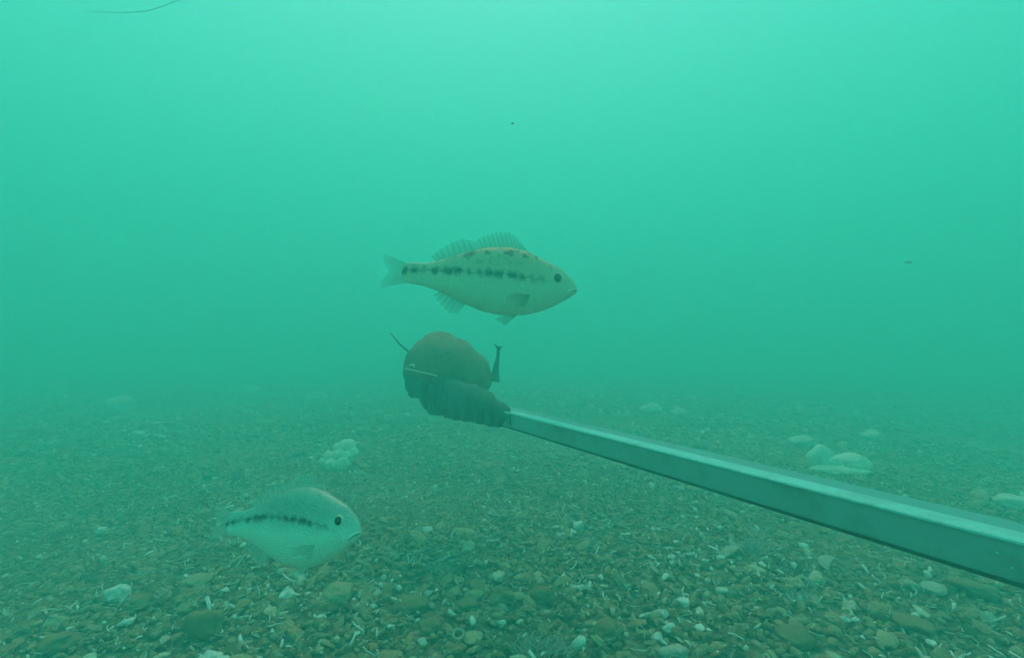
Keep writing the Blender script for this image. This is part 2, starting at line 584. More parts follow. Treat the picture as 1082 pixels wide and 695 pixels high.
BG = 'larger brown stones in the pebble bed'
stone(216, 648, 42, 32, M_BROWN, 'brown_stone', 'largest brown slab leaning up at the bottom left', 'stone', 51, tilt=(.3, -.25), cuts=14, amp=.3, group=BG)
stone(149, 625, 32, 17, M_BROWN, 'brown_stone', 'brown stone touching the lumpy white stone', 'stone', 52, tilt=(0, -.3), group=BG)
stone(355, 616, 40, 20, M_TAN, 'brown_stone', 'tan humped stone below the head of the near fish', 'stone', 53, tilt=(0, -.25), group=BG)
stone(208, 602, 28, 13, M_TAN, 'brown_stone', 'tan stone under the tail of the near fish', 'stone', 54, tilt=(0, -.1), group=BG)
stone(530, 621, 27, 18, M_BROWN, 'brown_stone', 'left round dark brown stone of the pair at the bottom centre', 'stone', 55, cuts=8, amp=.28, group=BG)
stone(572, 618, 28, 17, M_BROWN, 'brown_stone', 'right round dark brown stone of the pair at the bottom centre', 'stone', 56, cuts=8, amp=.28, group=BG)
stone(436, 627, 34, 17, M_BROWN, 'brown_stone', 'brown slab left of the pair of round brown stones', 'stone', 57, tilt=(0, -.2), group=BG)
stone(493, 628, 25, 14, M_BROWN, 'brown_stone', 'small brown stone between the slab and the round brown pair', 'stone', 58, group=BG)
stone(456, 649, 30, 14, M_BROWN, 'brown_stone', 'low brown stone above the ring shaped worm tube', 'stone', 59, group=BG)
stone(58, 668, 44, 17, M_BROWN, 'brown_stone', 'long brown stone near the bottom left corner', 'stone', 60, tilt=(0, -.25), group=BG)
stone(642, 655, 32, 20, M_BROWN, 'brown_stone', 'brown humped stone right of the upright white chip', 'stone', 61, cuts=4, group=BG)
stone(965, 650, 42, 18, M_BROWN, 'brown_stone', 'flat brown stone under the pole toward the bottom right', 'stone', 62, tilt=(0, .15), group=BG)
stone(1030, 612, 50, 15, M_BROWN, 'brown_stone', 'broad flat brown stone between the pole and the rounded pale stone', 'stone', 63, tilt=(0, .15), group=BG)
stone(840, 660, 40, 20, M_BROWN, 'brown_stone', 'brown stone at the bottom, left of the two small white stones', 'stone', 64, tilt=(0, .2), group=BG)
stone(250, 690, 34, 22, M_TAN, 'brown_stone', 'tan stone cut by the bottom edge right of the white pair', 'stone', 65, group=BG)


# half shell with radial ribs, opening toward the camera
def half_shell(px, py, wpx, label, rot, seed=0, cup=.55):
    p, d = ground_at(px, py)
    r = wpx * d / F_PX / 2
    V, Fc = [], []
    na, nr = 36, 9
    for side in (1, -1):
        for j in range(nr + 1):
            q = j / nr
            for i in range(na + 1):
                a = math.pi * 1.15 * (i / na - .5)
                rr = q * (1 + .0 * math.cos(a)) * (1 + .03 * math.cos(26 * a) * q)
                xx, yy = rr * math.sin(a) * .95, rr * math.cos(a)
                zz = cup * (1 - q ** 2) * .9 * (1 if q > .15 else .9) + .025 * math.cos(26 * a) * q + (0 if side == 1 else -.07)
                V.append((xx * r, (yy - .5) * r, zz * r))
    n1 = (nr + 1) * (na + 1)
    for sgn in (0, 1):
        for j in range(nr):
            for i in range(na):
                a = sgn * n1 + j * (na + 1) + i
                f = (a, a + 1, a + na + 2, a + na + 1)
                Fc.append(f if sgn else f[::-1])
    for i in range(na):
        a = nr * (na + 1) + i
        Fc.append((a, a + 1, a + 1 + n1, a + n1))
    o = mk('half_shell', V, Fc, M_PALE)
    o.location = (p.x, p.y, p.z + r * .35)
    o.rotation_euler = rot
    return tag(o, label, 'shell')


half_shell(773, 580, 31, 'curved pale half shell, hollow side dark, under the middle of the pole', (R(38), R(22), R(200)))
half_shell(648, 662, 18, 'thin edged pale shell standing among brown stones at the bottom centre', (R(55), R(12), R(170)), cup=.4)
half_shell(872, 586, 26, 'pale shell half buried close under the pole', (R(15), R(-10), R(30)), cup=.5)


# ring shaped worm tube
def ring(px, py, wpx, label):
    p, d = ground_at(px, py)
    r = wpx * d / F_PX / 2
    pts = [(math.cos(a) * r, math.sin(a) * r * .9, r * .12 * a) for a in np.linspace(0, 6.9, 22)]
    V, Fc = tube_shape(pts, [r * .30] * 20 + [r * .25, r * .2], 8)
    o = link('worm_tube', np_mesh('worm_tube', V, Fc, M_TUBE))
    o.location = (p.x, p.y, p.z + .008)
    o.rotation_euler = (R(50), 0, .3)
    return tag(o, label, 'worm tube')


ring(484, 665, 11, 'small pale coiled worm tube ring at the bottom centre left')


# twig like stems
def twig(px, py, qx, qy, r, label, lift=.012):
    a, _ = ground_at(px, py)
    b, _ = ground_at(qx, qy)
    rgt = random.Random(px)
    pts = []
    for i in range(8):
        t = i / 7
        q = a.lerp(b, t) + Vector((rgt.uniform(-1, 1), rgt.uniform(-1, 1), rgt.uniform(0, 1))) * .0025
        q.z += lift
        pts.append(q - a)
    V, Fc = tube_shape(pts, [r * (1 - .6 * i / 7) for i in range(8)], 6)
    o = link('twig', np_mesh('twig', V, Fc, M_TUBE))
    o.location = a
    return tag(o, label, 'twig')


twig(588, 607, 622, 617, .0018, 'thin pale twig lying under the white bone shaped piece')
twig(786, 553, 800, 570, .0022, 'pale forked looking twig below the pole by the grey weed')
twig(425, 584, 462, 572, .0016, 'thin pale twig on gravel right of the near fish')


# ------------------------------------------------------------------ sponges
def dome(center, R3, seed, sub=3, amp=.26):
    V, Fc = rock_shape(sub, seed, 0, amp)
    return V * np.array(R3) + np.array(center), Fc


p, d = ground_at(886, 494)
u = d / F_PX
t = empty('sponge_mound', p)
tag(t, 'soft pale two lobed sponge mound behind the pole on the right', 'sponge')
for c, r3, sd_ in (((-15 * u, .02, 9 * u), (13 * u, 12 * u, 15 * u), 1), ((-6 * u, .0, 5 * u), (14 * u, 12 * u, 10 * u), 4), ((13 * u, 0, 6 * u), (20 * u, 17 * u, 11 * u), 2), ((0, -.01, 0), (27 * u, 20 * u, 8 * u), 3)):
    V, Fc = dome((0, 0, 0), (1, 1, 1), 900 + sd_, 3, .2)
    V = V * (1 + np.array([mnoise.noise(Vector(q * 7)) for q in V]) * .10)[:, None]
    V = V * np.array(r3) + np.array(c)
    link('lobe', np_mesh('lobe', V, Fc, M_SPONGE), t)

p, d = ground_at(357, 490)
u = d / F_PX
t = empty('sponge_cluster', p)
tag(t, 'cluster of round pale knobbly sponges on gravel behind the near fish', 'sponge')
for i, (x_, y_, r_) in enumerate(((363, 466, 9), (353, 468, 6), (356, 477, 8), (346, 479, 7), (366, 478, 7), (340, 485, 4.5), (350, 491, 7), (362, 488, 8), (370, 474, 6))):
    V, Fc = dome(((x_ - 357) * u, (491 - y_) * u * .55, max((490 - y_) * u * .72 + .01, .015)), (r_ * u, r_ * u, r_ * u * .95), 930 + i, 3, .16)
    link('lobe', np_mesh('lobe', V, Fc, M_SPONGE), t)


# ------------------------------------------------------------------ weed tufts
def weed_mat(name, col):
    k = N(name)
    a = k.noise(80, 4, .6)
    base = k.mix(a, tuple(c * .6 for c in col), tuple(min(1, c * 1.5) for c in col))
    return k.done(base, .7, .2)


M_WEED = weed_mat('dark_weed', (.18, .165, .155))
M_WEED2 = weed_mat('grey_weed', (.42, .40, .39))


def weed(px, py, wpx, hpx, n, mat, label, seed):
    p, d = ground_at(px, py)
    wd, ht = wpx * d / F_PX / 2, hpx * d / F_PX
    rg = random.Random(seed)
    V, Fc = [], []
    for _ in range(n):
        a, q = rg.uniform(0, 6.28), rg.random() ** .6
        b = Vector((math.cos(a) * wd * q, math.sin(a) * wd * .8 * q, 0))
        dirn = Vector((b.x / wd * .8 + rg.uniform(-.6, .6), b.y / wd * .8 + rg.uniform(-.6, .6), rg.uniform(.5, 1.3))).normalized()
        L = ht * rg.uniform(.35, 1.0) * (1.1 - .5 * q)
        wv = Vector((rg.uniform(-1, 1), rg.uniform(-1, 1), rg.uniform(-.3, .3))).normalized()
        wr = rg.uniform(.0007, .0022)
        k0 = len(V)
        ph = rg.uniform(0, 6)
        for i in range(6):
            tt = i / 5
            c = b + dirn * L * tt + Vector((math.sin(ph + 5 * tt), math.cos(ph + 4 * tt), -tt * tt * 1.6)) * L * .18
            ww = wr * (1 - .75 * tt) * (1 + .5 * math.sin(ph + 9 * tt))
            V += [c - wv * ww, c + wv * ww, c + wv.cross(dirn) * ww * .6]
        for i in range(5):
            s_ = k0 + 3 * i
            Fc += [(s_, s_ + 1, s_ + 4, s_ + 3), (s_ + 1, s_ + 2, s_ + 5, s_ + 4), (s_ + 2, s_, s_ + 3, s_ + 5)]
    o = mk('weed_tuft', V, Fc, mat)
    o.location = (p.x, p.y, p.z)
    return tag(o, label, 'weed')


weed(573, 678, 56, 26, 200, M_WEED2, 'grey purple weed tuft, the largest, at the bottom centre', 1)
weed(598, 640, 30, 17, 90, M_WEED, 'dark feathery weed just behind the largest grey weed tuft', 2)
weed(797, 572, 40, 24, 150, M_WEED2, 'grey stringy weed tangled with shell bits under the pole', 3)
weed(835, 592, 46, 16, 130, M_WEED, 'dark weed beneath the pole, right of the stringy grey weed', 4)
weed(252, 500, 14, 22, 90, M_WEED, 'small dark upright weed wisp behind the tail of the near fish', 5)
weed(470, 596, 30, 12, 60, M_WEED2, 'low wispy grey weed right of the near fish', 6)
weed(650, 530, 34, 9, 70, M_WEED, 'low dark weed on the gravel just under the thin half of the pole', 7)
weed(300, 664, 46, 15, 100, M_WEED, 'dark low weed between brown stones below the near fish', 8)
weed(845, 624, 30, 18, 130, M_WEED2, 'pale grey weed wisps on pebbles beneath the dark weed', 9)


# ------------------------------------------------------------------ the pole carrying the bait
def pole_mat():
    k = N('grey_painted_pole')
    v = k.coord('Object')
    mp = k.n('Mapping')
    mp.inputs['Scale'].default_value = (3, 60, 60)
    k.l(v, mp.inputs['Vector'])
    a = k.noise(4, 5, .6, mp.outputs[0])
    b = k.noise(260, 3, .6, v)
    base = k.mix(a, (.27, .37, .37), (.36, .46, .45))
    base = k.mix(k.ramp(b, [(.68, (0, 0, 0)), (.74, (.5, .5, .5))]), base, (.3, .34, .32))
    st = k.noise(9, 7, .72, v, .6)
    base = k.mix(k.ramp(st, [(.50, (0, 0, 0)), (.66, (.65, .65, .65))]), base, (.20, .25, .20))
    k.bump(k.mix(.6, a, b), .12, .001)
    return k.done(base, .42, .4)


M_POLE = pole_mat()
kk = N('pale_edge_highlight')
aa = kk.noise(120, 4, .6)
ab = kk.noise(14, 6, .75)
M_STRIP = kk.done(kk.mix(kk.ramp(ab, [(.48, (0, 0, 0)), (.64, (.6, .6, .6))]), kk.mix(aa, (.22, .58, .56), (.34, .72, .70)), (.22, .42, .36)), .5, .35)  # pale teal imitates the corner highlight; the coarse noise adds stains
M_TOPFACE = N('teal_top_face').done((.14, .36, .35), .5, .4)  # one even teal, darker than the strip beside it

DIRP = Vector((-.525, 1, 0)).normalized()
P0 = Vector((.36, .36, 0))
NRM = Vector((-DIRP.y, DIRP.x, 0))                     # toward the left, the side seen
ztop = CAM_Z - .1384
pole_root = empty('pole', P0 + Vector((0, 0, ztop)))
pole_root.rotation_euler = (0, 0, math.atan2(DIRP.y, DIRP.x))
tag(pole_root, 'long square grey green pole running from the right edge to the bait', 'pole')
# local frame: +X along the pole away from the camera, +Y is the seen (left) side, Z up
T0, T1 = -.55, 1.20
HW, HT = .051, .030


def prism(sec, x0, x1, nseg=1):
    V, Fc = [], []
    n = len(sec)
    for i in range(nseg + 1):
        x_ = x0 + (x1 - x0) * i / nseg
        V += [(x_, y_, z_) for y_, z_ in sec]
    for i in range(nseg):
        for k_ in range(n):
            a, b = i * n + k_, i * n + (k_ + 1) % n
            Fc.append((a, b, b + n, a + n))
    Fc.append(tuple(range(n))[::-1])
    Fc.append(tuple(range(nseg * n, nseg * n + n)))
    return V, Fc


def rounded(y0, y1, z0, z1, r, k_=4):
    out = []
    for cx, cz, a0 in ((y1 - r, z1 - r, 0), (y0 + r, z1 - r, 90), (y0 + r, z0 + r, 180), (y1 - r, z0 + r, 270)):
        for i in range(k_ + 1):
            a = R(a0 + 90 * i / k_)
            out.append((cx + r * math.cos(a), cz + r * math.sin(a)))
    return out


V, Fc = prism(rounded(-HW, 0, -HT, 0, .0025), T0, T1, 40)
mk('square_tube', V, Fc, M_POLE, pole_root, sm=False)
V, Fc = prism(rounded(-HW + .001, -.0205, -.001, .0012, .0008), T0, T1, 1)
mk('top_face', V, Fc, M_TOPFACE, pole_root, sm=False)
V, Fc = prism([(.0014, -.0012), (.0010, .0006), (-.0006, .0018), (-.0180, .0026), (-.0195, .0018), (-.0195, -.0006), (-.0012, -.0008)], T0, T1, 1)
mk('edge_highlight', V, Fc, M_STRIP, pole_root, sm=False)  # pale strip stands in for the highlight along the rounded corner
V, Fc = prism([(.0012, -HT - .0012), (.0012, -HT + .0016), (-HW, -HT + .0016), (-HW, -HT - .0012)], T0, T1 - .002, 1)
mk('bottom_edge_shade', V, Fc, N('painted_edge_shade').done((.05, .09, .08), .7), pole_root, sm=False)  # dark strip that paints in the shadow line under the tube's lower edge


def rivet(x_, z_):
    V, Fc = ICO[1]
    o = link('rivet', np_mesh('rivet', V * np.array([.0011, .0006, .0011]) + np.array([x_, .0004, z_]), Fc, M_STRIP), pole_root)
    return o


rivet(.018, -.0115)
rivet(.010, -.0195)

# ------------------------------------------------------------------ bait bag on the end of the pole
DB = 1.46


def cloth_mat(name, c1, c2, scale, bump=.6):
    k = N(name)
    v = k.coord('Object')
    a = k.noise(scale, 5, .65, v, .3)
    wv = k.n('TexVoronoi', i_Scale=150.0, feature='DISTANCE_TO_EDGE')
    k.l(v, wv.inputs['Vector'])
    net = k.ramp(wv.outputs['Distance'], [(.02, (1, 1, 1)), (.10, (0, 0, 0))])
    base = k.mix(a, c1, c2)
    base = k.mix(k.mix(.4, (0, 0, 0), net), base, tuple(c * .45 for c in c1))
    k.bump(k.mix(.5, a, net), bump, .004)
    return k.done(base, .8, .2)


M_BAIT = cloth_mat('brown_net_of_bait', (.30, .15, .09), (.54, .34, .24), 34, .9)
M_SKIRT = cloth_mat('dark_grey_cloth', (.06, .12, .10), (.14, .22, .19), 40)
M_CORD = N('white_cord').done((.8, .8, .75), .6)
M_TIE = N('dark_cable_tie').done((.07, .06, .055), .5)

bc = at(474, 394, DB)
bait = empty('bait_bag', bc)
tag(bait, 'brown net bait bag with dark ruffled cloth tied on the end of the pole', 'bait bag')


def loc(x_, y_, d_=DB):
    return at(x_, y_, d_) - bc


# brown lump: rounded at the left end, built from rings along the image's width
V, Fc = [], []
NU, NV = 30, 28
for i in range(NU + 1):
    s_ = i / NU
    xx = 425.5 + 94 * s_
    hh = math.sin(math.pi * min(max(s_, .0), 1)) ** .5 if 0 < s_ < 1 else 0
    top = 394 + 2 * s_ - (43 * (math.sin(math.pi * s_ ** .8) ** .55 if 0 < s_ < 1 else 0))
    bot = 394 + 12 * s_ + (12 * hh)
    for j in range(NV):
        a = 2 * math.pi * j / NV
        zc, zh = (top + bot) / 2, (bot - top) / 2
        q = loc(xx, zc - zh * math.sin(a), DB)
        q = q + Vector((0, -math.cos(a) * .105 * hh, 0))
        nn = mnoise.noise(q * 20) * .012 + mnoise.noise(q * 48) * .007 + abs(mnoise.noise(q * 33)) * -.008 + mnoise.noise(Vector((q.x * 90, q.y * 90, q.z * 14))) * .004
        q = q + (q - loc(xx, zc)).normalized() * nn if hh > 0 else q
        V.append(q)
for i in range(NU):
    for j in range(NV):
        a, b = i * NV + j, i * NV + (j + 1) % NV
        Fc.append((a, a + NV, b + NV, b))
mk('net_bag', V, Fc, M_BAIT, bait)

# ruffled cloth hanging below the seam and round the pole
low = [(427, 397), (429.5, 404), (431, 417), (437, 420), (446, 421), (449, 431), (455, 437), (463, 439), (468, 438), (473, 441), (480, 443), (492, 444), (506, 447), (516, 449), (528, 452), (541, 452)]
V, Fc = [], []
NU, NV = 90, 24
for i in range(NU + 1):
    s_ = i / NU
    xx = 427 + 112 * s_
    yb = np.interp(xx, [a for a, b in low], [b for a, b in low])
    yt = np.interp(xx, [427, 434, 460, 500, 540], [390, 387.5, 395, 406, 424])
    th = .075 * min(1, (s_ * 9 + .08)) ** .5 * (1 - .35 * s_) * (1 - .45 * max(0, s_ - .8) / .2)
    yt, yb = yt + 7 * max(0, s_ - .82) / .18, yb - 2 * max(0, s_ - .82) / .18
    dd = min(.549 / ((xx - 541) / 541 + .525) + .02, 1.47)
    for j in range(NV):
        a = 2 * math.pi * j / NV
        zc, zh = (yt + yb) / 2, (yb - yt) / 2
        sg = math.sin(a)
        rf = 1 + .26 * math.sin(s_ * 78 + 1.6 * math.sin(s_ * 17)) * (.55 - .45 * sg)
        q = loc(xx + 1.2 * math.sin(s_ * 40), zc - zh * (abs(sg) ** .75) * (1 if sg > 0 else -1), dd)
        q = q + Vector((0, -math.cos(a) * th * rf * .95, 0))
        q = q + Vector((mnoise.noise(q * 30), mnoise.noise(q * 30 + Vector((9, 0, 0))), mnoise.noise(q * 40) * .4)) * .006
        V.append(q)
for i in range(NU):
    for j in range(NV):
        a, b = i * NV + j, i * NV + (j + 1) % NV
        Fc.append((a, a + NV, b + NV, b))
Fc.append(tuple(range(NV)))
Fc.append(tuple(range(NU * NV, NU * NV + NV))[::-1])
mk('ruffled_cloth', V, Fc, M_SKIRT, bait)
pts = []
for i in range(14):
    s_ = i / 13
    pts.append(loc(428 + 34 * s_, 389 + 8 * s_, DB - .03 - .10 * math.sin(math.pi * .5 * min(1, s_ * 1.6 + .05))))
V, Fc = tube_shape(pts, .0014, 5)
link('cord', np_mesh('cord', V, Fc, M_CORD), bait)
V, Fc = tube_shape([loc(433, 386.5, DB - .115), loc(436, 384.5, DB - .12), loc(438, 386, DB - .12), loc(437, 388, DB - .117)], .0022, 5)
link('knot', np_mesh('knot', V, Fc, M_CORD), bait)
V, Fc = tube_shape([loc(412, 351), loc(417, 357), loc(423, 364), loc(430, 370), loc(437, 376)], [.0012, .002, .0026, .003, .003], 5)
link('cable_tie', np_mesh('cable_tie', V, Fc, M_TIE), bait)

# forked tail of the bait fish showing above the bag at its right end
prof = [((521.5, 363), (525, 368), (524.5, 376), (521, 388), (518, 402)), ((531, 365.5), (528, 370.5), (527.8, 377), (527, 390), (528, 404))]
V = []
for th in (.004, -.004):
    for a, b in zip(*prof):
        V += [loc(*a) + Vector((0, th, 0)), loc((a[0] + b[0]) / 2, (a[1] + b[1]) / 2 + (1.5 if a[1] < 364 else 0)) + Vector((0, th * 1.6, 0)), loc(*b) + Vector((0, th, 0))]
Fc = []
for i in range(4):
    for k_ in range(2):
        a = i * 3 + k_
        Fc += [(a, a + 1, a + 4, a + 3), (a + 15 + 3, a + 15 + 4, a + 15 + 1, a + 15)]
    Fc += [(i * 3, i * 3 + 3, i * 3 + 18, i * 3 + 15), (i * 3 + 2, i * 3 + 17, i * 3 + 20, i * 3 + 5)]
Fc += [(0, 15, 16, 1), (1, 16, 17, 2)]
mk('tail_fin', V, Fc, M_SKIRT, bait)


# ------------------------------------------------------------------ fish
def fish_mat(name, back, flank, belly, stripe, spots=.7, silver=0.0, arcz=(.035, -.10), wv=.10):
    k = N(name)
    v = k.coord('Object')
    sx = k.n('SeparateXYZ')
    k.l(v, sx.inputs[0])
    x_, z_ = sx.outputs[0], sx.outputs[2]
    nz = k.noise(5, 3, .5, v)
    zz = k.math('ADD', z_, k.math('MULTIPLY', k.math('SUBTRACT', nz, .5), .05))
    base = k.ramp(k.math('ADD', k.math('MULTIPLY', zz, 2.4), .5, clamp=True), [(.12, belly), (.40, belly), (.58, flank), (.80, back)])
    # blotched band along the flank, arching with the lateral line
    arc = k.math('MULTIPLY', k.math('MULTIPLY', x_, x_), arcz[1])
    wob = k.math('MULTIPLY', k.math('SUBTRACT', k.noise(26, 3, .6, v), .5), .05)
    dz = k.math('ABSOLUTE', k.math('SUBTRACT', k.math('SUBTRACT', k.math('ADD', z_, wob), arc), arcz[0]))
    mp = k.n('Mapping')
    mp.inputs['Scale'].default_value = (17, 3, 9)
    k.l(v, mp.inputs['Vector'])
    bl = k.noise(1.0, 2, .5, mp.outputs[0])
    wave = k.math('SINE', k.math('ADD', k.math('MULTIPLY', x_, 2 * math.pi / .062), k.math('MULTIPLY', k.noise(9, 2, .5, v), 5)))
    bl = k.math('ADD', k.math('MULTIPLY', bl, .7), k.math('MULTIPLY', wave, wv))
    band = k.math('SUBTRACT', 1.15, k.math('MULTIPLY', dz, 34), clamp=True)
    line = k.math('SUBTRACT', 1.1, k.math('MULTIPLY', dz, 110), clamp=True)
    fac = k.math('MULTIPLY', band, k.ramp(bl, [(.26, (.10, .10, .10)), (.40, (1, 1, 1))]))
    fac = k.math('MAXIMUM', fac, k.math('MULTIPLY', line, .65))
    headm = k.math('MULTIPLY', k.math('SUBTRACT', .43, x_), 8, clamp=True)
    fac = k.math('MULTIPLY', k.math('MULTIPLY', fac, headm), .92)
    base = k.mix(fac, base, stripe)
    sp = k.noise(21, 1, .5, v)
    sf = k.math('MULTIPLY', k.ramp(sp, [(.53, (0, 0, 0)), (.66, (spots * .8,) * 3)]), k.math('MULTIPLY', k.math('SUBTRACT', z_, .07), 14, clamp=True))
    base = k.mix(sf, base, stripe)
    sc = k.n('TexVoronoi', i_Scale=75.0)
    k.l(v, sc.inputs['Vector'])
    k.bump(sc.outputs['Distance'], .18, .01)
    k.b.inputs['Metallic'].default_value = silver
    return k.done(base, .5 - .15 * silver, .3)


def fin_mat(name, col, alpha):
    k = N(name)
    v = k.coord('Object')
    a = k.noise(30, 3, .5, v)
    t_ = k.n('Attribute', attribute_name='span').outputs['Fac']
    ry = k.n('Attribute', attribute_name='ray').outputs['Fac']
    al = k.math('MULTIPLY', k.math('SUBTRACT', 1.0, k.math('MULTIPLY', t_, .65)), k.math('ADD', alpha * 1.1, k.math('MULTIPLY', ry, alpha * .8)))
    k.l(al, k.b.inputs['Alpha'])
    return k.done(k.mix(a, tuple(c * .75 for c in col), tuple(c * 1.2 for c in col)), .6, .2)


PX = [0, .02, .05, .12, .20, .30, .42, .55, .68, .80, .90, 1.0]
PT = [.012, .040, .064, .104, .125, .158, .172, .160, .125, .082, .055, .050]
PB = [.010, .024, .043, .080, .115, .142, .155, .145, .112, .075, .052, .048]
PW = [.006, .022, .036, .060, .076, .086, .084, .070, .052, .034, .020, .012]


def fish(px_snout, px_tail, depth, yaw, pitch, deep, mats_, label, name='fish', roll=0.0, eye=1.0, tk=.8):
    mbody, mfin, miris = mats_
    a, b = at(*px_snout, depth), at(*px_tail, depth)
    total = (a - b).length
    SL = total / 1.16 / math.cos(yaw)
    c = (a + b) / 2
    root = empty(name, c, (0, 0, 0))
    root.rotation_euler = Euler((roll, pitch, yaw), 'XYZ')
    root.scale = (SL, SL, SL)
    tag(root, label, 'fish', 'fish swimming around the bait')
    X0 = .58                                     # snout x in body lengths; tail base at X0 - 1

    def prof(s_):
        return (np.interp(s_, PX, PT) * deep, np.interp(s_, PX, PB) * deep, np.interp(s_, PX, PW))

    def surf(s_, ang, off=0.0):
        """body surface point at fraction s_ from the snout, ang 0 = left side, +90 = back"""
        t_, b_, w_ = prof(s_)
        sg, cs = math.sin(ang), math.cos(ang)
        h = (t_ if sg >= 0 else b_) + off
        y_ = math.copysign(abs(cs) ** .9, cs) * (w_ + off) * (1 - .12 * max(0, -sg))
        return Vector((X0 - s_, y_, sg * h - .012 * (1 - s_)))
    # body, one continuous mesh, fine smoothstep sampling
    ss = np.concatenate([np.linspace(0.0, .12, 12)[:-1] ** 1.0, np.linspace(.12, 1, 40)])
    V, Fc, NV = [], [], 36
    ssm = np.array(ss)
    for s_ in ssm:
        for j in range(NV):
            V.append(surf(s_, 2 * math.pi * j / NV))
    for q_, hz_, wz_ in ((.012, .93, .8), (.026, .86, .5), (.045, .8, .22)):
        for j in range(NV):
            p_ = surf(1.0, 2 * math.pi * j / NV)
            V.append(Vector((p_.x - q_ * (1.0 - .5 * abs(p_.z) / .06), p_.y * wz_, p_.z * hz_)))
    ssm = np.append(ssm, [1, 1, 1])
    for i in range(len(ssm) - 1):
        for j in range(NV):
            q, r = i * NV + j, i * NV + (j + 1) % NV
            Fc.append((q, r, r + NV, q + NV))
    Fc.append(tuple(range(NV))[::-1])
    Fc.append(tuple(range((len(ssm) - 1) * NV, len(ssm) * NV)))
    body = mk('body', V, Fc, mbody, root)
    md = body.modifiers.new('sub', 'SUBSURF')
    md.levels = md.render_levels = 1

    def fin(nm, base, tip, sub=5, rays=None, wob=.0022):
        n = len(base)
        m = 4 * (n - 1) + 1
        B = [base[min(i // 4, n - 2)].lerp(base[min(i // 4, n - 2) + 1], (i - 4 * min(i // 4, n - 2)) / 4) for i in range(m)]
        T = [tip[min(i // 4, n - 2)].lerp(tip[min(i // 4, n - 2) + 1], (i - 4 * min(i // 4, n - 2)) / 4) for i in range(m)]
        nr = (B[-1] - B[0]).cross(T[0] - B[0])
        nr = nr.normalized() if nr.length > 1e-6 else Vector((0, 1, 0))
        V, Fc, att = [], [], []
        for sg in (1, -1):
            for i in range(m):
                for j in range(sub + 1):
                    t_ = j / sub
                    th = wob * (1 - .7 * t_) * (1 if i % 2 else .35)
                    V.append(B[i].lerp(T[i], t_ * (1 if i % 2 == 0 else .94)) + nr * th * sg)
                    att.append((t_, 1.0 - i % 2))
        o1 = m * (sub + 1)
        for sg in (0, 1):
            for i in range(m - 1):
                for j in range(sub):
                    q = sg * o1 + i * (sub + 1) + j
                    f = (q, q + 1, q + sub + 2, q + sub + 1)
                    Fc.append(f if sg else f[::-1])
        edge = [i * (sub + 1) for i in range(m)] + [(m - 1) * (sub + 1) + j for j in range(1, sub + 1)] + [i * (sub + 1) + sub for i in range(m - 2, -1, -1)] + [j for j in range(sub - 1, 0, -1)]
        for q in range(len(edge)):
            e1, e2 = edge[q], edge[(q + 1) % len(edge)]
            Fc.append((e1, e2, e2 + o1, e1 + o1))
        ob = mk(nm, V, Fc, mfin, root, sm=False)
        for q_, an in enumerate(('span', 'ray')):
            at_ = ob.data.attributes.new(an, 'FLOAT', 'POINT')
            at_.data.foreach_set('value', [w_[q_] for w_ in att])
        return ob

    def top(s_, dz=0): return surf(s_, math.pi / 2) + Vector((0, 0, dz))

    def bot(s_, dz=0): return surf(s_, -math.pi / 2) + Vector((0, 0, dz))
    # spiny dorsal, soft dorsal
    sx = [.30, .35, .40, .45, .50, .55, .60]
    hh = [.03, .075, .095, .09, .08, .062, .045]
    fin('spiny_dorsal_fin', [top(s_, -.012) for s_ in sx], [top(s_, h) + Vector((-.035, 0, 0)) for s_, h in zip(sx, hh)])
    sx = [.602, .67, .73, .79, .84]
    hh = [.048, .075, .072, .055, .022]
    fin('soft_dorsal_fin', [top(s_, -.012) for s_ in sx], [top(s_, h) + Vector((-.036, 0, 0)) for s_, h in zip(sx, hh)])
    sx = [.65, .70, .75, .80]
    hh = [.055, .075, .055, .02]
    fin('anal_fin', [bot(s_, .012) for s_ in sx], [bot(s_, -h) + Vector((-.045, 0, 0)) for s_, h in zip(sx, hh)])
    e = Vector((X0 - .985, 0, 0))
    base = [e + Vector((0, 0, z_)) for z_ in (.05, .03, .012, 0, -.012, -.03, -.05)]
    tip = [e + Vector((x_, 0, z_ * tk)) for x_, z_ in ((-.16, .125), (-.165, .085), (-.145, .04), (-.125, 0), (-.145, -.04), (-.165, -.085), (-.16, -.125))]
    fin('tail_fin', base, tip)
    for sg in (1, -1):
        b0 = [surf(.275 + .012 * i, R(-22 - 9 * i) if sg > 0 else math.pi - R(-22 - 9 * i), -.004) for i in range(4)]
        tp = [b0[1] + Vector(q_) for q_ in ((-.10, sg * .045, .025), (-.150, sg * .06, .0), (-.145, sg * .06, -.035), (-.085, sg * .05, -.055))]
        fin('pectoral_fin', b0, tp, wob=.0015)
        b0 = [bot(.34 + .02 * i, .01) + Vector((0, sg * .02, 0)) for i in range(3)]
        tp = [q + Vector((-.075 - .01 * i, sg * .02, -.075 + .02 * i)) for i, q in enumerate(b0)]
        fin('pelvic_fin', b0, tp, wob=.0015)
        # gill cover: a raised plate of the body surface with a curved rear edge
        V, Fc = [], []
        n1, n2 = 12, 14
        for i in range(n1 + 1):
            ang = R(-68 + 98 * i / n1)
            rear = .275 - .055 * ((i / n1 - .55) * 2) ** 2
            for j in range(n2 + 1):
                t_ = j / n2
                s_ = .155 + (rear - .155) * t_
                off = .0015 + .006 * t_ ** 2 if j < n2 else -.004
                V.append(surf(s_, ang if sg > 0 else math.pi - ang, off))
        for i in range(n1):
            for j in range(n2):
                q = i * (n2 + 1) + j
                f = (q, q + 1, q + n2 + 2, q + n2 + 1)
                Fc.append(f if sg < 0 else f[::-1])
        mk('gill_cover', V, Fc, mbody, root)
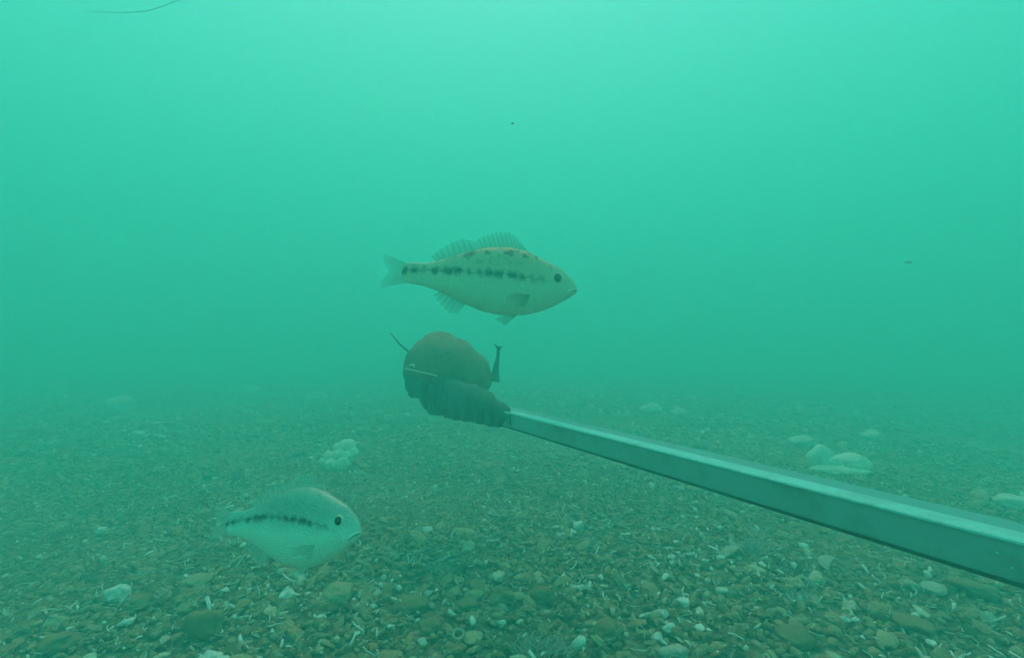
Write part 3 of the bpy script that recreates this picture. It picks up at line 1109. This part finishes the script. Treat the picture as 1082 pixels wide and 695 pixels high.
        # eye
        ec = surf(.135 * eye ** .8, R(25) if sg > 0 else math.pi - R(25), -.008)
        V_, F_ = ICO[3]
        ir = link('eye', np_mesh('eye', V_ * np.array([.031 * eye, .017, .033 * eye]) + np.array(ec), F_, miris), root)
        link('pupil', np_mesh('pupil', V_ * np.array([.0225 * eye, .0115, .0265 * eye]) + np.array(ec + Vector((.001, sg * .0095, 0))), F_, M_PUPIL), ir)
        # mouth cleft and the upper lip bone
        pts = [surf(s_, R(q) if sg > 0 else math.pi - R(q), .0005) for s_, q in ((.004, -8), (.018, -12), (.034, -17), (.050, -23), (.062, -29), (.068, -34))]
        V_, F_ = tube_shape(pts, [.002, .0026, .0028, .0026, .002, .0012], 6)
        link('mouth', np_mesh('mouth', V_, F_, M_MOUTH), root)
        pts = [surf(s_, R(q) if sg > 0 else math.pi - R(q), .002) for s_, q in ((.006, 12), (.022, 2), (.042, -8), (.060, -19), (.072, -28))]
        V_, F_ = tube_shape(pts, [.004, .006, .008, .009, .005], 8)
        link('upper_lip', np_mesh('upper_lip', V_, F_, mbody), root)
    return root


M_PUPIL = N('black_pupil').done((.004, .004, .004), .15, .6)
M_MOUTH = N('mouth_line').done((.16, .15, .12), .7)
M_IRIS = N('yellow_iris').done((.72, .70, .46), .4, .4)
M_IRIS2 = N('dull_iris').done((.35, .32, .22), .4, .4)
near_mats = (fish_mat('silver_flank', (.34, .46, .40), (.54, .66, .59), (.84, .94, .87), (.035, .035, .028), .15, .45, (.065, -.36), .06), fin_mat('clear_fin', (.60, .68, .62), .38), M_IRIS)
far_mats = (fish_mat('olive_flank', (.58, .42, .28), (.74, .56, .40), (.84, .72, .56), (.02, .018, .014), .9, .3), fin_mat('olive_fin', (.50, .42, .27), .28), M_IRIS2)
fish((386, 556), (214, 556), .62, R(-9), R(0), 1.66, near_mats, 'pale silvery fish with bright ringed eye gliding low over the pebbles', roll=R(-14), eye=1.15, tk=1.2)
fish((611, 305), (404, 286), 1.05, R(6), R(4.5), 1.25, far_mats, 'spotted olive fish swimming above the bait bag, tail toward the left')

# ------------------------------------------------------------------ drifting bits
V, Fc = tube_shape([at(88, 12, 1.3), at(110, 13, 1.3), at(135, 13.5, 1.3), at(155, 12, 1.3), at(172, 7, 1.3), at(185, 1.5, 1.3), at(205, -3, 1.3)], [.0004, .0006, .0008, .0009, .0009, .0008, .0006], 5)
o0 = at(150, 8, 1.3)
fl = link('weed_strand', np_mesh('weed_strand', V - np.array(o0), Fc, M_WEED2))
fl.location = o0
fl.data.materials[0] = N('faded_weed').done((.5, .55, .5), .8)
tag(fl, 'thin curved weed strand drifting at the top left', 'weed strand')


def speck(px, py, d, rx, rz, label):
    V, Fc = rock_shape(1, int(px), 3, .3)
    o = link('drifting_speck', np_mesh('drifting_speck', V * np.array([rx, rx, rz]), Fc, M_WEED))
    if rx > .005: o.data.materials[0] = fl.data.materials[0]
    o.location = at(px, py, d)
    tag(o, label, 'speck', 'specks adrift in the water')


speck(541.5, 130.5, .9, .0026, .0018, 'tiny dark speck hanging in open water high above the centre')
speck(960, 277, 1.0, .008, .0016, 'faint flat dark speck adrift in open water on the right')

# ------------------------------------------------------------------ the sea water: one closed volume, seabed included
k = N('green_sea_water')
k.t.nodes.remove(k.b)
pv = k.n('VolumePrincipled')
k.l(pv.outputs[0], k.t.nodes['Material Output'].inputs['Volume'])
pv.inputs['Color'].default_value = (.155, .90, .805, 1)
pv.inputs['Absorption Color'].default_value = (.075, 0, 0, 1)
pv.inputs['Density'].default_value = .45
pv.inputs['Anisotropy'].default_value = .22
Hb, Z0, Z1 = 40, -1.2, 6.5
hz = mk('haze', [(x_, y_, z_) for z_ in (Z0, Z1) for y_ in (-Hb, Hb) for x_ in (-Hb, Hb)],
        [(0, 2, 3, 1), (4, 5, 7, 6), (0, 1, 5, 4), (2, 6, 7, 3), (0, 4, 6, 2), (1, 3, 7, 5)], k.m, sm=False)
tag(hz, 'murky green sea water filling the whole view', kind='stuff')
